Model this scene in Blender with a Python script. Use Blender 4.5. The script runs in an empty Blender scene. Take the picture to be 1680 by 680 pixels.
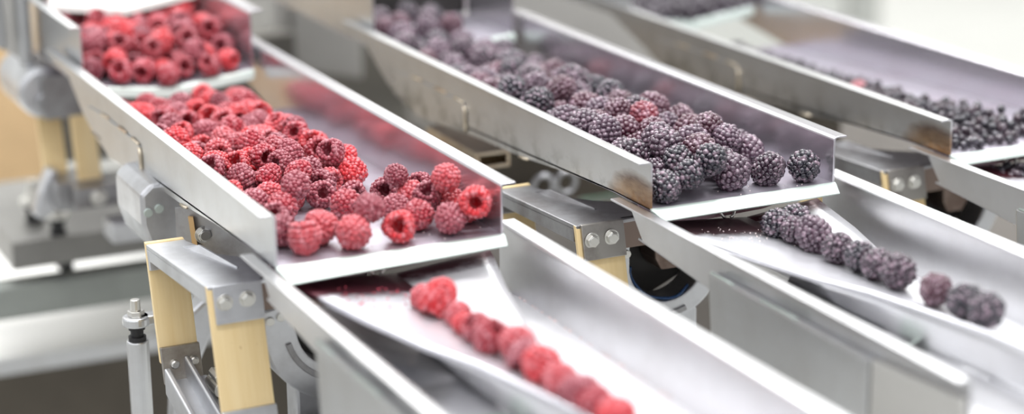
import bpy, bmesh, math, random
from mathutils import Vector, Matrix, Euler
random.seed(7)
scene = bpy.context.scene
COL = scene.collection
PI = math.pi

# ------------------------------------------------------------------ materials
def newmat(name):
    m = bpy.data.materials.new(name); m.use_nodes = True
    nt = m.node_tree; b = nt.nodes['Principled BSDF']
    return m, nt, b
def N(nt, t, **kw):
    n = nt.nodes.new(t)
    for k, v in kw.items(): setattr(n, k, v)
    return n
def ramp(nt, src, stops):
    r = N(nt, 'ShaderNodeValToRGB'); e = r.color_ramp.elements
    e[0].position, e[0].color = stops[0][0], (*stops[0][1], 1)
    e[1].position, e[1].color = stops[-1][0], (*stops[-1][1], 1)
    for p, c in stops[1:-1]:
        x = e.new(p); x.color = (*c, 1)
    nt.links.new(src, r.inputs[0]); return r
def mixc(nt, fac, a, b, mode='MIX'):
    m = N(nt, 'ShaderNodeMix', data_type='RGBA', blend_type=mode)
    if isinstance(fac, (int, float)): m.inputs[0].default_value = fac
    else: nt.links.new(fac, m.inputs[0])
    for i, s in ((6, a), (7, b)):
        if isinstance(s, tuple): m.inputs[i].default_value = (*s, 1)
        else: nt.links.new(s, m.inputs[i])
    return m.outputs[2]
def noise(nt, scale, detail=4, vec=None, rough=.6):
    n = N(nt, 'ShaderNodeTexNoise'); n.inputs['Scale'].default_value = scale
    n.inputs['Detail'].default_value = detail; n.inputs['Roughness'].default_value = rough
    if vec is not None: nt.links.new(vec, n.inputs['Vector'])
    return n
def mapping(nt, scale=(1, 1, 1), loc=(0, 0, 0)):
    tc = N(nt, 'ShaderNodeTexCoord'); mp = N(nt, 'ShaderNodeMapping')
    mp.inputs['Scale'].default_value = scale; mp.inputs['Location'].default_value = loc
    nt.links.new(tc.outputs['Object'], mp.inputs['Vector']); return mp.outputs[0]

def steel(name, base=(.72, .715, .73), rough=.3, dirt=.25, stain=False, metallic=1.0, dirtcol=(.40, .37, .34), edge_dirt=False, head=None, h0=-.016):
    m, nt, b = newmat(name)
    v = mapping(nt, (30, 3, 30))
    n1 = noise(nt, 1.2, 5, v)
    v2 = mapping(nt)
    n2 = noise(nt, 28, 6, v2)
    c = mixc(nt, ramp(nt, n2.outputs[0], [(.42, (0, 0, 0)), (.75, (dirt,)*3)]).outputs[0], base, dirtcol)
    if stain:
        # heat and juice stain in the lower downstream corner of the side wall
        tc = N(nt, 'ShaderNodeTexCoord'); sep = N(nt, 'ShaderNodeSeparateXYZ')
        nt.links.new(tc.outputs['Object'], sep.inputs[0])
        def mth(op, a, bb):
            q = N(nt, 'ShaderNodeMath', operation=op)
            for i, s in enumerate((a, bb)):
                if isinstance(s, (int, float)): q.inputs[i].default_value = s
                else: nt.links.new(s, q.inputs[i])
            return q.outputs[0]
        dy = mth('DIVIDE', mth('SUBTRACT', sep.outputs[1], .016), .048)
        dz = mth('DIVIDE', mth('SUBTRACT', sep.outputs[2], -.002), .023)
        d = mth('ADD', mth('MULTIPLY', dy, dy), mth('MULTIPLY', dz, dz))
        nn = noise(nt, 90, 6, mapping(nt, (1, .22, 1)))
        d2 = mth('ADD', d, mth('MULTIPLY', mth('SUBTRACT', nn.outputs[0], .5), .9))
        st = ramp(nt, d2, [(.0, (1, 1, 1)), (.45, (.8,)*3), (1.0, (0, 0, 0))])
        sc = ramp(nt, nn.outputs[0], [(.35, (.12, .05, .02)), (.6, (.42, .25, .12))])
        c = mixc(nt, st.outputs[0], c, sc.outputs[0])
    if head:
        # juice stain and the tray lip's shade, painted together on the funnel head
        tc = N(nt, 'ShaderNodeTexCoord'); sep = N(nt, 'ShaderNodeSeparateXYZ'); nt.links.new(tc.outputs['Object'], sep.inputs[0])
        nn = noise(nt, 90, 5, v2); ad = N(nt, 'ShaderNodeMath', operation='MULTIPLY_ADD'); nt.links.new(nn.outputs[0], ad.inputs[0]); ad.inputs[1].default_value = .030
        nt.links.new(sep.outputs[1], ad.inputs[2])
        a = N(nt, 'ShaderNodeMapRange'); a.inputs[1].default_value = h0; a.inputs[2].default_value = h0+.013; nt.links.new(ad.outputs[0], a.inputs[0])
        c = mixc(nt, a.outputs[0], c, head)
    if edge_dirt:
        v3 = mapping(nt, (1, 1, 1)); n3 = noise(nt, 45, 8, v3, .7)
        sp = N(nt, 'ShaderNodeSeparateXYZ'); nt.links.new(v3, sp.inputs[0])
        a = N(nt, 'ShaderNodeMapRange'); a.inputs[1].default_value = .012; a.inputs[2].default_value = -.012
        nt.links.new(sp.outputs[2], a.inputs[0])
        mu = N(nt, 'ShaderNodeMath', operation='MULTIPLY'); nt.links.new(a.outputs[0], mu.inputs[0])
        nt.links.new(ramp(nt, n3.outputs[0], [(.5, (0, 0, 0)), (.58, (.75,)*3)]).outputs[0], mu.inputs[1])
        c = mixc(nt, mu.outputs[0], c, (.33, .33, .31))
    nt.links.new(c, b.inputs['Base Color'])
    b.inputs['Metallic'].default_value = metallic
    r = N(nt, 'ShaderNodeMapRange'); r.inputs[3].default_value = rough-.06; r.inputs[4].default_value = rough+.10
    nt.links.new(n1.outputs[0], r.inputs[0]); nt.links.new(r.outputs[0], b.inputs['Roughness'])
    bp = N(nt, 'ShaderNodeBump'); bp.inputs['Strength'].default_value = .06; bp.inputs['Distance'].default_value = .0006
    nt.links.new(n2.outputs[0], bp.inputs['Height']); nt.links.new(bp.outputs[0], b.inputs['Normal'])
    return m
def plain(name, col, rough=.5, metallic=0, nscale=20, var=.12, bump=.1):
    m, nt, b = newmat(name)
    n = noise(nt, nscale, 5, mapping(nt))
    lo = tuple(max(0, x*(1-var)) for x in col); hi = tuple(min(1, x*(1+var)) for x in col)
    r = ramp(nt, n.outputs[0], [(.3, lo), (.7, hi)])
    nt.links.new(r.outputs[0], b.inputs['Base Color'])
    b.inputs['Roughness'].default_value = rough; b.inputs['Metallic'].default_value = metallic
    bp = N(nt, 'ShaderNodeBump'); bp.inputs['Strength'].default_value = bump; bp.inputs['Distance'].default_value = .001
    nt.links.new(n.outputs[0], bp.inputs['Height']); nt.links.new(bp.outputs[0], b.inputs['Normal'])
    return m
def fibre(name):
    m, nt, b = newmat(name)
    n = noise(nt, 1, 5, mapping(nt, (160, 20, 8)))
    c = ramp(nt, n.outputs[0], [(.3, (.80, .60, .30)), (.7, (.88, .70, .40))]).outputs[0]
    n2 = noise(nt, 220, 3, mapping(nt))
    c = mixc(nt, ramp(nt, n2.outputs[0], [(.70, (0, 0, 0)), (.76, (.6,)*3)]).outputs[0], c, (.45, .25, .08))
    nt.links.new(c, b.inputs['Base Color']); b.inputs['Roughness'].default_value = .42
    return m
def berrymat(name, frost, rough, cre, sheen, spec=.5, fr=(.36, .68), fcut=.6):
    m, nt, b = newmat(name)
    oi = N(nt, 'ShaderNodeObjectInfo')
    v = mapping(nt); n = noise(nt, 260, 4, v); n2 = noise(nt, 900, 3, v); n3 = noise(nt, 120, 3, v)
    hue = mixc(nt, n3.outputs[0], oi.outputs['Color'], cre)
    c = mixc(nt, .55, oi.outputs['Color'], hue)
    f1 = ramp(nt, n.outputs[0], [(fr[0], (0, 0, 0)), (fr[1], (fcut,)*3)])
    c = mixc(nt, f1.outputs[0], c, frost)
    f2 = ramp(nt, n2.outputs[0], [(.62, (0, 0, 0)), (.74, (.5,)*3)])
    c = mixc(nt, f2.outputs[0], c, frost)
    nt.links.new(c, b.inputs['Base Color'])
    b.inputs['Roughness'].default_value = rough; b.inputs['Specular IOR Level'].default_value = spec
    b.inputs['Sheen Weight'].default_value = sheen; b.inputs['Sheen Roughness'].default_value = .4
    b.inputs['Subsurface Weight'].default_value = .0
    bp = N(nt, 'ShaderNodeBump'); bp.inputs['Strength'].default_value = .25; bp.inputs['Distance'].default_value = .0003
    nt.links.new(n2.outputs[0], bp.inputs['Height']); nt.links.new(bp.outputs[0], b.inputs['Normal'])
    return m
M = dict(
    wall=steel('tray_wall_steel', base=(.66, .67, .68), rough=.33),
    wall_stain=steel('tray_wall_steel_stained', base=(.66, .66, .665), rough=.33, stain=True, edge_dirt=True),
    inner=steel('tray_inner_steel', base=(.62, .60, .635), rough=.22, dirt=.15, metallic=.88),
    floor=steel('tray_floor_steel', base=(.50, .475, .535), rough=.34, dirt=.5, dirtcol=(.36, .25, .33), metallic=.75),
    lip=steel('tray_lip_steel', base=(.52, .59, .55), rough=.42, dirt=.15, metallic=.5),
    chute=steel('chute_steel', base=(.74, .74, .755), rough=.33, dirt=.2),
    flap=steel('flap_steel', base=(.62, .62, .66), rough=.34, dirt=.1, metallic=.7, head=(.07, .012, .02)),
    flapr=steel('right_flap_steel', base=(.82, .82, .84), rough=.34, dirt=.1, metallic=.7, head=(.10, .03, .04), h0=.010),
    bright=steel('lit_floor_steel', base=(.84, .84, .86), rough=.36, dirt=.08, metallic=.5),
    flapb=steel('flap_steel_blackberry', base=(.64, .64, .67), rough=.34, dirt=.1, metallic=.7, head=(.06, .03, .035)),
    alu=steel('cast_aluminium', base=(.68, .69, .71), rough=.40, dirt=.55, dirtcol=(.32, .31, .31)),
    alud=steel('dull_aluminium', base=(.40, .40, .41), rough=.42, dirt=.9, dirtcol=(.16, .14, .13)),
    grime=steel('grimy_steel', base=(.46, .44, .41), rough=.42, dirt=1.0, dirtcol=(.12, .09, .07)),
    rust=steel('rusty_steel', base=(.27, .21, .18), rough=.5, dirt=1.0, dirtcol=(.10, .06, .045)),
    under=steel('juice_stained_steel', base=(.34, .24, .26), rough=.5, dirt=1.0, dirtcol=(.10, .008, .015)),
    dark=plain('dark_interior', (.035, .032, .03), .5, .3),
    bolt=steel('zinc_bolt', base=(.72, .71, .67), rough=.33, dirt=.4),
    weld=steel('weld_bead', base=(.80, .70, .55), rough=.28, dirt=.7, dirtcol=(.40, .20, .07)),
    fibre=fibre('glass_fibre_leaf'),
    fibre_edge=plain('glass_fibre_edge', (.62, .40, .18), .5),
    rubber=plain('black_rubber', (.015, .015, .016), .55),
    base=plain('taupe_base_plate', (.24, .235, .22), .45, .5),
    rail=plain('grey_green_rail', (.29, .31, .285), .45, .4),
    belt=plain('white_belt', (.90, .90, .86), .5, 0, 6, .03),
    brown=plain('brown_frame', (.10, .085, .065), .55, .2),
    deck=plain('dark_deck', (.07, .06, .05), .6, .1),
    card=plain('cardboard', (.62, .43, .24), .8, 0, 30, .06),
    cream=plain('cream_wall', (.80, .80, .76), .8, 0, 3, .02, .02),
    pillar=plain('grey_pillar', (.60, .61, .57), .7, 0, 3, .03, .02),
    floorm=plain('pale_floor', (.40, .40, .38), .45, 0, 5, .05, .02),
    housing=plain('grey_housing', (.58, .57, .54), .4, .4, 8, .08),
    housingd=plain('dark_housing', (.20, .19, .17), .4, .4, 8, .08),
    blue=plain('blue_cable', (.01, .05, .15), .4),
    rasp=berrymat('raspberry_skin', (.72, .36, .40), .38, (.10, .003, .012), .12, .5, (.47, .66), .58),
    black=berrymat('blackberry_skin', (.52, .36, .44), .20, (.006, .004, .010), .04, .8, (.50, .68), .55),
    curr=berrymat('currant_skin', (.36, .32, .38), .28, (.01, .006, .01), .05, .7, (.50, .78), .4),
    crumb=plain('berry_crumbs', (.45, .05, .08), .5, 0, 400, .6),
    ice=plain('ice_crumbs', (.85, .72, .70), .25, 0, 400, .2),
)
bpy.data.materials['berry_crumbs'].diffuse_color = (.5, .1, .1, 1)

# ------------------------------------------------------------------ mesh helpers
def bm_(): return bmesh.new()
def box(bm, lo, hi):
    x0, y0, z0 = lo; x1, y1, z1 = hi
    prism(bm, [(x0, y0, z0), (x1, y0, z0), (x1, y1, z0), (x0, y1, z0)], (0, 0, z1-z0))
def prism(bm, pts, vec):
    v = Vector(vec); a = [bm.verts.new(Vector(p)) for p in pts]; b = [bm.verts.new(Vector(p)+v) for p in pts]
    n = len(pts); bm.faces.new(a); bm.faces.new(list(reversed(b)))
    for i in range(n): bm.faces.new((a[i], b[i], b[(i+1) % n], a[(i+1) % n]))
def frame_of(d):
    d = Vector(d).normalized(); u = d.orthogonal().normalized(); return u, d.cross(u)
def cyl(bm, p0, p1, r, seg=20, r1=None):
    p0, p1 = Vector(p0), Vector(p1); u, w = frame_of(p1-p0); r1 = r if r1 is None else r1
    a = [bm.verts.new(p0+(u*math.cos(t)+w*math.sin(t))*r) for t in [2*PI*i/seg for i in range(seg)]]
    b = [bm.verts.new(p1+(u*math.cos(t)+w*math.sin(t))*r1) for t in [2*PI*i/seg for i in range(seg)]]
    bm.faces.new(a); bm.faces.new(list(reversed(b)))
    for i in range(seg): bm.faces.new((a[i], b[i], b[(i+1) % seg], a[(i+1) % seg]))
def tube(bm, pts, r, seg=10, closed=False):
    pts = [Vector(p) for p in pts]; n = len(pts); rings = []
    up = None
    for i, p in enumerate(pts):
        d = (pts[(i+1) % n]-pts[i-1]) if closed else (pts[min(i+1, n-1)]-pts[max(i-1, 0)])
        d.normalize()
        if up is None: up = d.orthogonal().normalized()
        up = (up-d*up.dot(d)).normalized(); w = d.cross(up)
        rings.append([bm.verts.new(p+(up*math.cos(t)+w*math.sin(t))*r) for t in [2*PI*k/seg for k in range(seg)]])
    for i in range(n if closed else n-1):
        a, b = rings[i], rings[(i+1) % n]
        for k in range(seg): bm.faces.new((a[k], b[k], b[(k+1) % seg], a[(k+1) % seg]))
    if not closed: bm.faces.new(rings[0]); bm.faces.new(list(reversed(rings[-1])))
def grid(bm, rows):
    vs = [[bm.verts.new(Vector(p)) for p in r] for r in rows]
    for i in range(len(vs)-1):
        for j in range(len(vs[0])-1): bm.faces.new((vs[i][j], vs[i+1][j], vs[i+1][j+1], vs[i][j+1]))
def obj(name, bm, mat, parent=None, bevel=0, smooth=False, solid=0, sub=0):
    bmesh.ops.recalc_face_normals(bm, faces=bm.faces)
    me = bpy.data.meshes.new(name); bm.to_mesh(me); bm.free()
    if smooth: me.polygons.foreach_set('use_smooth', [True]*len(me.polygons))
    me.materials.append(mat); o = bpy.data.objects.new(name, me); COL.objects.link(o)
    if parent is not None: o.parent = parent
    if solid:
        s = o.modifiers.new('thickness', 'SOLIDIFY'); s.thickness = solid; s.offset = 0
    if bevel:
        s = o.modifiers.new('bevel', 'BEVEL'); s.width = bevel; s.segments = 2; s.limit_method = 'ANGLE'
        s.angle_limit = math.radians(35); s.harden_normals = False
    if sub:
        s = o.modifiers.new('sub', 'SUBSURF'); s.levels = sub; s.render_levels = sub
    return o
def tag(o, label, cat, group=None):
    o['label'] = label; o['category'] = cat
    if group: o['group'] = group
    return o
def thing(name, label, cat, loc=(0, 0, 0), group=None):
    o = bpy.data.objects.new(name, None); COL.objects.link(o); o.location = loc; o.empty_display_size = .01
    return tag(o, label, cat, group)
def struct(o): o['kind'] = 'structure'; return o
def hexbolt(name, parent, p, r=.0045, h=.0035, axis=(0, -1, 0), mat=None):
    bm = bm_(); a = Vector(axis); p = Vector(p)
    cyl(bm, p, p+a*.0008, r*1.25, 24)
    cyl(bm, p+a*.0008, p+a*h, r, 6)
    cyl(bm, p+a*h, p+a*(h+.0004), r*.8, 18, r*.7)
    return obj(name, bm, mat or M['bolt'], parent, bevel=.0004)

# flanged sheet wall: outer profile polygon in YZ at lane x, flange folded to side s at height h
T = .0016
def side_wall(name, parent, x, prof, h, y0, y1, s, mat, fw=.009, t=T):
    bm = bm_()
    xo = x if s < 0 else x
    prism(bm, [(xo, y, z) for y, z in prof], (t*(-s)*-1 if False else (-t if s > 0 else t), 0, 0))
    # rounded fold and flange: cross section in XZ swept along Y
    r = .0024; out = []; inn = []
    xi = x-t*s   # inner face of the sheet
    cx = x+s*r
    for k in range(7):
        a = (PI/2)*k/6
        out.append((xi+s*(r+t)*(1-math.cos(a)), h-(r)+ (r)*math.sin(a)))
        inn.append((x+s*(r)*(1-math.cos(a))*.8, h-(r)-t*.0+(r-t*.75)*math.sin(a)))
    out.append((x+s*fw, h)); out.append((x+s*fw, h-t*.9)); 
    pts = out+[(p[0], p[1]) for p in reversed(inn)]
    prism(bm, [(p[0], y0, p[1]) for p in pts], (0, y1-y0, 0))
    return obj(name, bm, mat, parent, bevel=.0003)

# floor height of the middle trays along the lane: a little deeper upstream
def FL(y): return -.040*max(0, min(y, .40)-.05)
# ------------------------------------------------------------------ the vibrating tray of each lane
def mid_tray(lane, loc, w, h, L, label, wallm, lipw):
    root = thing('vibrating_tray', label, 'conveyor tray', loc, 'middle vibrating trays carrying the berries')
    # near (left) wall
    prof = [(0, h-.002), (0, -.0012), (.05, -.0012), (.12, -.0048), (.20, -.0115), (.29, -.0155), (.39, -.0240), (.44, -.0158), (.473, -.004), (L-.016, h-.006), (L-.012, h-.002)]
    side_wall('side_wall', root, 0, prof, h, 0, L, -1, wallm)
    LF = L-.03
    prof2 = [(0, h-.002), (0, -.0012), (.05, -.0012), (.40, FL(.4)-.0012), (.445, FL(.4)-.0012), (LF, -.002), (LF, h-.002)]
    side_wall('side_wall', root, w, prof2, h, 0, LF, 1, M['inner'])
    bm = bm_(); prism(bm, [(0, 0, 0), (0, .05, 0), (0, .40, FL(.4)), (0, .445, FL(.4)), (0, .445, FL(.4)-.0013), (0, .40, FL(.4)-.0013), (0, .05, -.0013), (0, 0, -.0013)], (w, 0, 0))
    obj('tray_floor', bm, M['floor'], root)
    # front lip, bent down and forward; longer at the near end
    a, b = lipw
    bm = bm_(); t = .0015
    rows = []
    for k in range(5):
        f = k/4; ang = f*PI*.27
        rows.append([(0.0+.0*f, -.002*f, -.0006*f*f), (w, -.002*f, -.0006*f*f)])
    rows.append([(.0060, -.0020-a*.72, -.0006-a*.72), (w-.0005, -.0020-b*.72, -.0006-b*.72)])
    vs = rows
    grid(bm, vs)
    lip = obj('front_lip', bm, M['lip'], root, solid=.0016)
    lip.location = (0, 0, -.0006)
    # doubler plate on the outside of the near wall, with its weld bead
    bm = bm_(); prism(bm, [(-.0001, .298, -.0148), (-.0001, .298, .0070), (-.0001, .303, .0088), (-.0001, .40, .0088), (-.0001, .45, .006), (-.0001, .39, -.0235)], (-.0012, 0, 0))
    obj('doubler_plate', bm, wallm, root, bevel=.0004)
    for pts, rr in (([(-.0010, .296, -.0145), (-.0013, .296, -.006), (-.0012, .2965, .002), (-.0013, .298, .0068)], .0013), ([(-.0010, .300, .0086), (-.0013, .312, .0093), (-.0008, .318, .0093)], .001),
                    ([(-.0008, .335, .0093), (-.0014, .350, .0095), (-.0009, .356, .0093)], .001), ([(-.0008, .385, .0092), (-.0014, .398, .0090), (-.0009, .405, .0085)], .001)):
        bm = bm_(); tube(bm, pts, rr, 8); obj('weld_bead', bm, M['weld'], root, smooth=True)
    bm = bm_(); tube(bm, [(-.0004, .185, -.0102), (-.0009, .192, -.0110), (-.0004, .200, -.0116)], .0010, 8)
    obj('weld_bead', bm, M['weld'], root, smooth=True)
    # stained plate below the floor and the wire ring hanging from it
    bm = bm_(); prism(bm, [(.004, .022, -.0015), (w-.004, .022, -.0015), (w-.004, .022, -.012), (w*.7, .022, -.019), (w*.3, .022, -.021), (.004, .022, -.014)], (0, .003, 0))
    obj('underside_plate', bm, M['under'], root)
    bm = bm_(); c = Vector((w*.46, .012, -.0125))
    tube(bm, [c+Vector((math.cos(t)*.0055, .002*math.sin(t), math.sin(t)*.0055)) for t in [PI*(.1+1.75*i/18)-PI/2 for i in range(19)]], .0011, 8)
    tube(bm, [c+Vector((.0055, 0, 0)), c+Vector((.0065, .004, .006)), c+Vector((.0065, .010, .0075))], .0011, 8)
    obj('ring_clip', bm, M['bolt'], root, smooth=True)
    return root

# ------------------------------------------------------------------ upstream tray, V shaped bottom, feeding the middle one
def up_tray(loc, w, ye, label, top=.064, grp='upper feeding trays', back=.215):
    root = thing('feeding_tray', label, 'conveyor tray', loc, grp)
    x0, x1 = .0035, w-.006
    L = .30; zc, zs = .006, .014
    for s, x in ((-1, x0), (1, x1)):
        prof = [(ye, top-.002), (ye, zs-.0012), (ye+L, zs-.0012), (ye+L, top-.002)]
        side_wall('side_wall', root, x, prof, top, ye, ye+L, s, M['wall'] if s < 0 else M['inner'], fw=.010 if s > 0 else .008)
    bm = bm_(); xm = (x0+x1)/2
    grid(bm, [[(x0, ye, zs), (xm, ye, zc), (x1, ye, zs)], [(x0, ye+L, zs), (xm, ye+L, zc), (x1, ye+L, zs)]])
    obj('tray_floor', bm, M['floor'], root, solid=.0015)
    bm = bm_()
    grid(bm, [[(x0, ye, zs), (xm, ye, zc), (x1, ye, zs)], [(x0, ye-.003, zs-.0010), (xm, ye-.003, zc-.0010), (x1, ye-.003, zs-.0010)],
              [(x0+.003, ye-.005, zs-.007), (xm, ye-.005, zc-.007), (x1-.002, ye-.005, zs-.007)]])
    obj('front_lip', bm, M['lip'], root, solid=.0016)
    bm = bm_(); box(bm, (x0+.002, ye+back, .0165), (x1-.002, ye+back+.002, .0580)); obj('dark_backing', bm, M['dark'], root)  # dark sheet added for the shaded interior behind the berries
    return root
def top_hood(loc, w, ye, label):
    root = thing('feeding_chute', label, 'chute', loc, 'chutes at the head of the lanes')
    x0, x1, xm = .012, w-.012, w*.5
    zc, zs = .0500, .0600
    bm = bm_()
    grid(bm, [[(x0, ye+.20, zs+.075), (xm, ye+.20, zc+.075), (x1, ye+.20, zs+.075)], [(x0, ye, zs), (xm, ye, zc), (x1, ye, zs)],
              [(x0, ye-.004, zs-.002), (xm, ye-.004, zc-.002), (x1, ye-.004, zs-.002)], [(x0, ye-.006, zs-.007), (xm, ye-.006, zc-.007), (x1, ye-.006, zs-.007)]])
    obj('chute_plate', bm, M['housing'], root, solid=.002)
    for x in (x0, x1):
        bm = bm_(); prism(bm, [(x-.001, ye, zs), (x-.001, ye+.20, zs+.075), (x-.001, ye+.20, zs+.13), (x-.001, ye, zs+.06)], (.002, 0, 0))
        obj('side_wall', bm, M['wall'], root)
    return root

# ------------------------------------------------------------------ lower tray with its funnel to a single file groove
ZF = -.045
def funnel_tray(loc, w, label, ystart=.030, yend=-.345, fm='flap'):
    root = thing('singulating_tray', label, 'conveyor tray', loc, 'lower trays that line the berries up')
    h = -.0005; xn, xf = -.0022, w+.0125
    prof = [(ystart-.004, h-.002), (.006, -.024), (-.09, -.0315), (-.12, ZF-.002), (yend, ZF-.002), (yend, h-.002)]
    side_wall('side_wall', root, xn, prof, h, yend, ystart+.006, -1, M['chute'], fw=.0085)
    prof = [(ystart, h-.002), (ystart, ZF-.002), (yend-.02, ZF-.002), (yend-.02, h-.002)]
    side_wall('side_wall', root, xf, prof, h, yend-.02, ystart, 1, M['chute'], fw=.0095)
    bm = bm_(); grid(bm, [[(xn, y, z), (.040, y, z*.4+ZF*.6), (.076, y, ZF)] for y, z in ((.012, -.0235), (-.02, -.0258), (-.055, -.0285), (-.09, -.0312), (-.12, ZF), (-.30, ZF), (-.62, ZF))])
    obj('tray_floor', bm, M['chute'], root, solid=.0014)
    bm = bm_(); box(bm, (.0762, -.62, ZF-.0014), (xf, .012, ZF)); obj('tray_floor', bm, M['bright'], root)['label'] = 'floor sheet right of the groove, colour lightened for glare'  # right half of the floor, steel colour lightened to paint in the glare
    # left flap: edge polyline down to the groove line
    def lerp(a, b, f): return tuple(a[i]*(1-f)+b[i]*f for i in range(3))
    edge = [(.0110, .004, -.012), (.0157, -.0075, -.0150), (.0303, -.0735, -.0160), (.0438, -.131, -.0160), (.0566, -.170, -.0150), (.066, -.215, -.0148), (.076, -.262, -.0150), (.080, -.34, -.0150)]
    groove = [(.086, .018, -.0225), (.086, .0, -.0225), (.086, -.0735, -.0235), (.086, -.131, -.0240), (.0865, -.170, -.0240), (.087, -.215, -.0240), (.088, -.262, -.0240), (.089, -.34, -.0240)]
    def dense(pl, m=4):
        out = []
        for i in range(len(pl)-1):
            for k in range(m): out.append(lerp(pl[i], pl[i+1], k/m))
        return out+[pl[-1]]
    E, G = dense(edge), dense(groove)
    bm = bm_(); rows = []
    for e, g in zip(E, G):
        r = [(e[0]+.0006, e[1]-.0010, e[2]-.0030), (e[0]-.0004, e[1]-.0004, e[2]-.0008), e]
        for k in range(1, 7): r.append(lerp(e, g, k/6))
        rows.append(r)
    grid(bm, rows)
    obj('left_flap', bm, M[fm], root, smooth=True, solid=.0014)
    redge = [(w-.0015, .018, -.0165), (w-.0035, .008, -.0170), (.140, -.033, -.0235), (.126, -.090, -.0265), (.114, -.150, -.0270), (.108, -.20, -.0270), (.106, -.262, -.0270), (.105, -.34, -.0270)]
    R_ = dense(redge)
    bm = bm_(); rows = []
    for e, g in zip(R_, G):
        rows.append([lerp(g, e, k/6) for k in range(7)])
    grid(bm, rows)
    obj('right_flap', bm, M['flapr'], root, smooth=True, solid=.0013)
    # skirt from the straight edge down to the floor
    sk_t = [(.050, -.10, -.0185), (.0465, -.131, -.0180), (.0590, -.170, -.0170), (.068, -.215, -.0168), (.078, -.262, -.0168), (.0815, -.34, -.0168)]
    sk_b = [(.0730, -.055, ZF), (.0732, -.131, ZF), (.0735, -.170, ZF), (.0745, -.215, ZF), (.080, -.262, ZF), (.082, -.34, ZF)]
    bm = bm_(); rows = [[lerp(a, b, k/4) for k in range(5)] for a, b in zip(sk_t, sk_b)]
    grid(bm, rows)
    obj('skirt_plate', bm, M['chute'], root, smooth=True, solid=.0012)
    bm = bm_(); tube(bm, [(.0720, -.03, ZF+.0006), (.0722, -.13, ZF+.0006), (.0725, -.17, ZF+.0006), (.0735, -.215, ZF+.0006), (.079, -.26, ZF+.0006)], .0008, 6)
    obj('weld_bead', bm, M['chute'], root, smooth=True)
    # small bent tab on the floor
    bm = bm_(); grid(bm, [[(.052, -.178, ZF+.0008), (.070, -.178, ZF+.0008)], [(.056, -.196, ZF+.001), (.071, -.196, ZF+.002)], [(.064, -.200, ZF+.004), (.071, -.204, ZF+.009)]])
    obj('bent_tab', bm, M['lip'], root, solid=.001)
    # cover box bolted on the outside of the near wall
    bm = bm_(); prism(bm, [(xn-.001, -.088, -.0165), (xn-.001, -.262, -.0165), (xn-.001, -.262, -.120), (xn-.001, -.100, -.120)], (-.0050, 0, 0))
    obj('cover_plate', bm, M['wall'], root, bevel=.0016)
    bm = bm_(); prism(bm, [(xn-.001, -.2635, -.0165), (xn-.001, yend, -.0115), (xn-.001, yend, -.120), (xn-.001, -.2635, -.120)], (-.0040, 0, 0))
    obj('cover_plate', bm, M['housing'], root, bevel=.0012)
    for pts in ([(xn-.0054, -.092, -.0165), (xn-.0057, -.112, -.0160), (xn-.0054, -.118, -.0165)], [(xn-.0054, -.150, -.0165), (xn-.0057, -.185, -.0160), (xn-.0054, -.190, -.0165)]):
        bm = bm_(); tube(bm, pts, .0010, 8); obj('weld_bead', bm, M['lip'], root, smooth=True)
    return root

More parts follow.
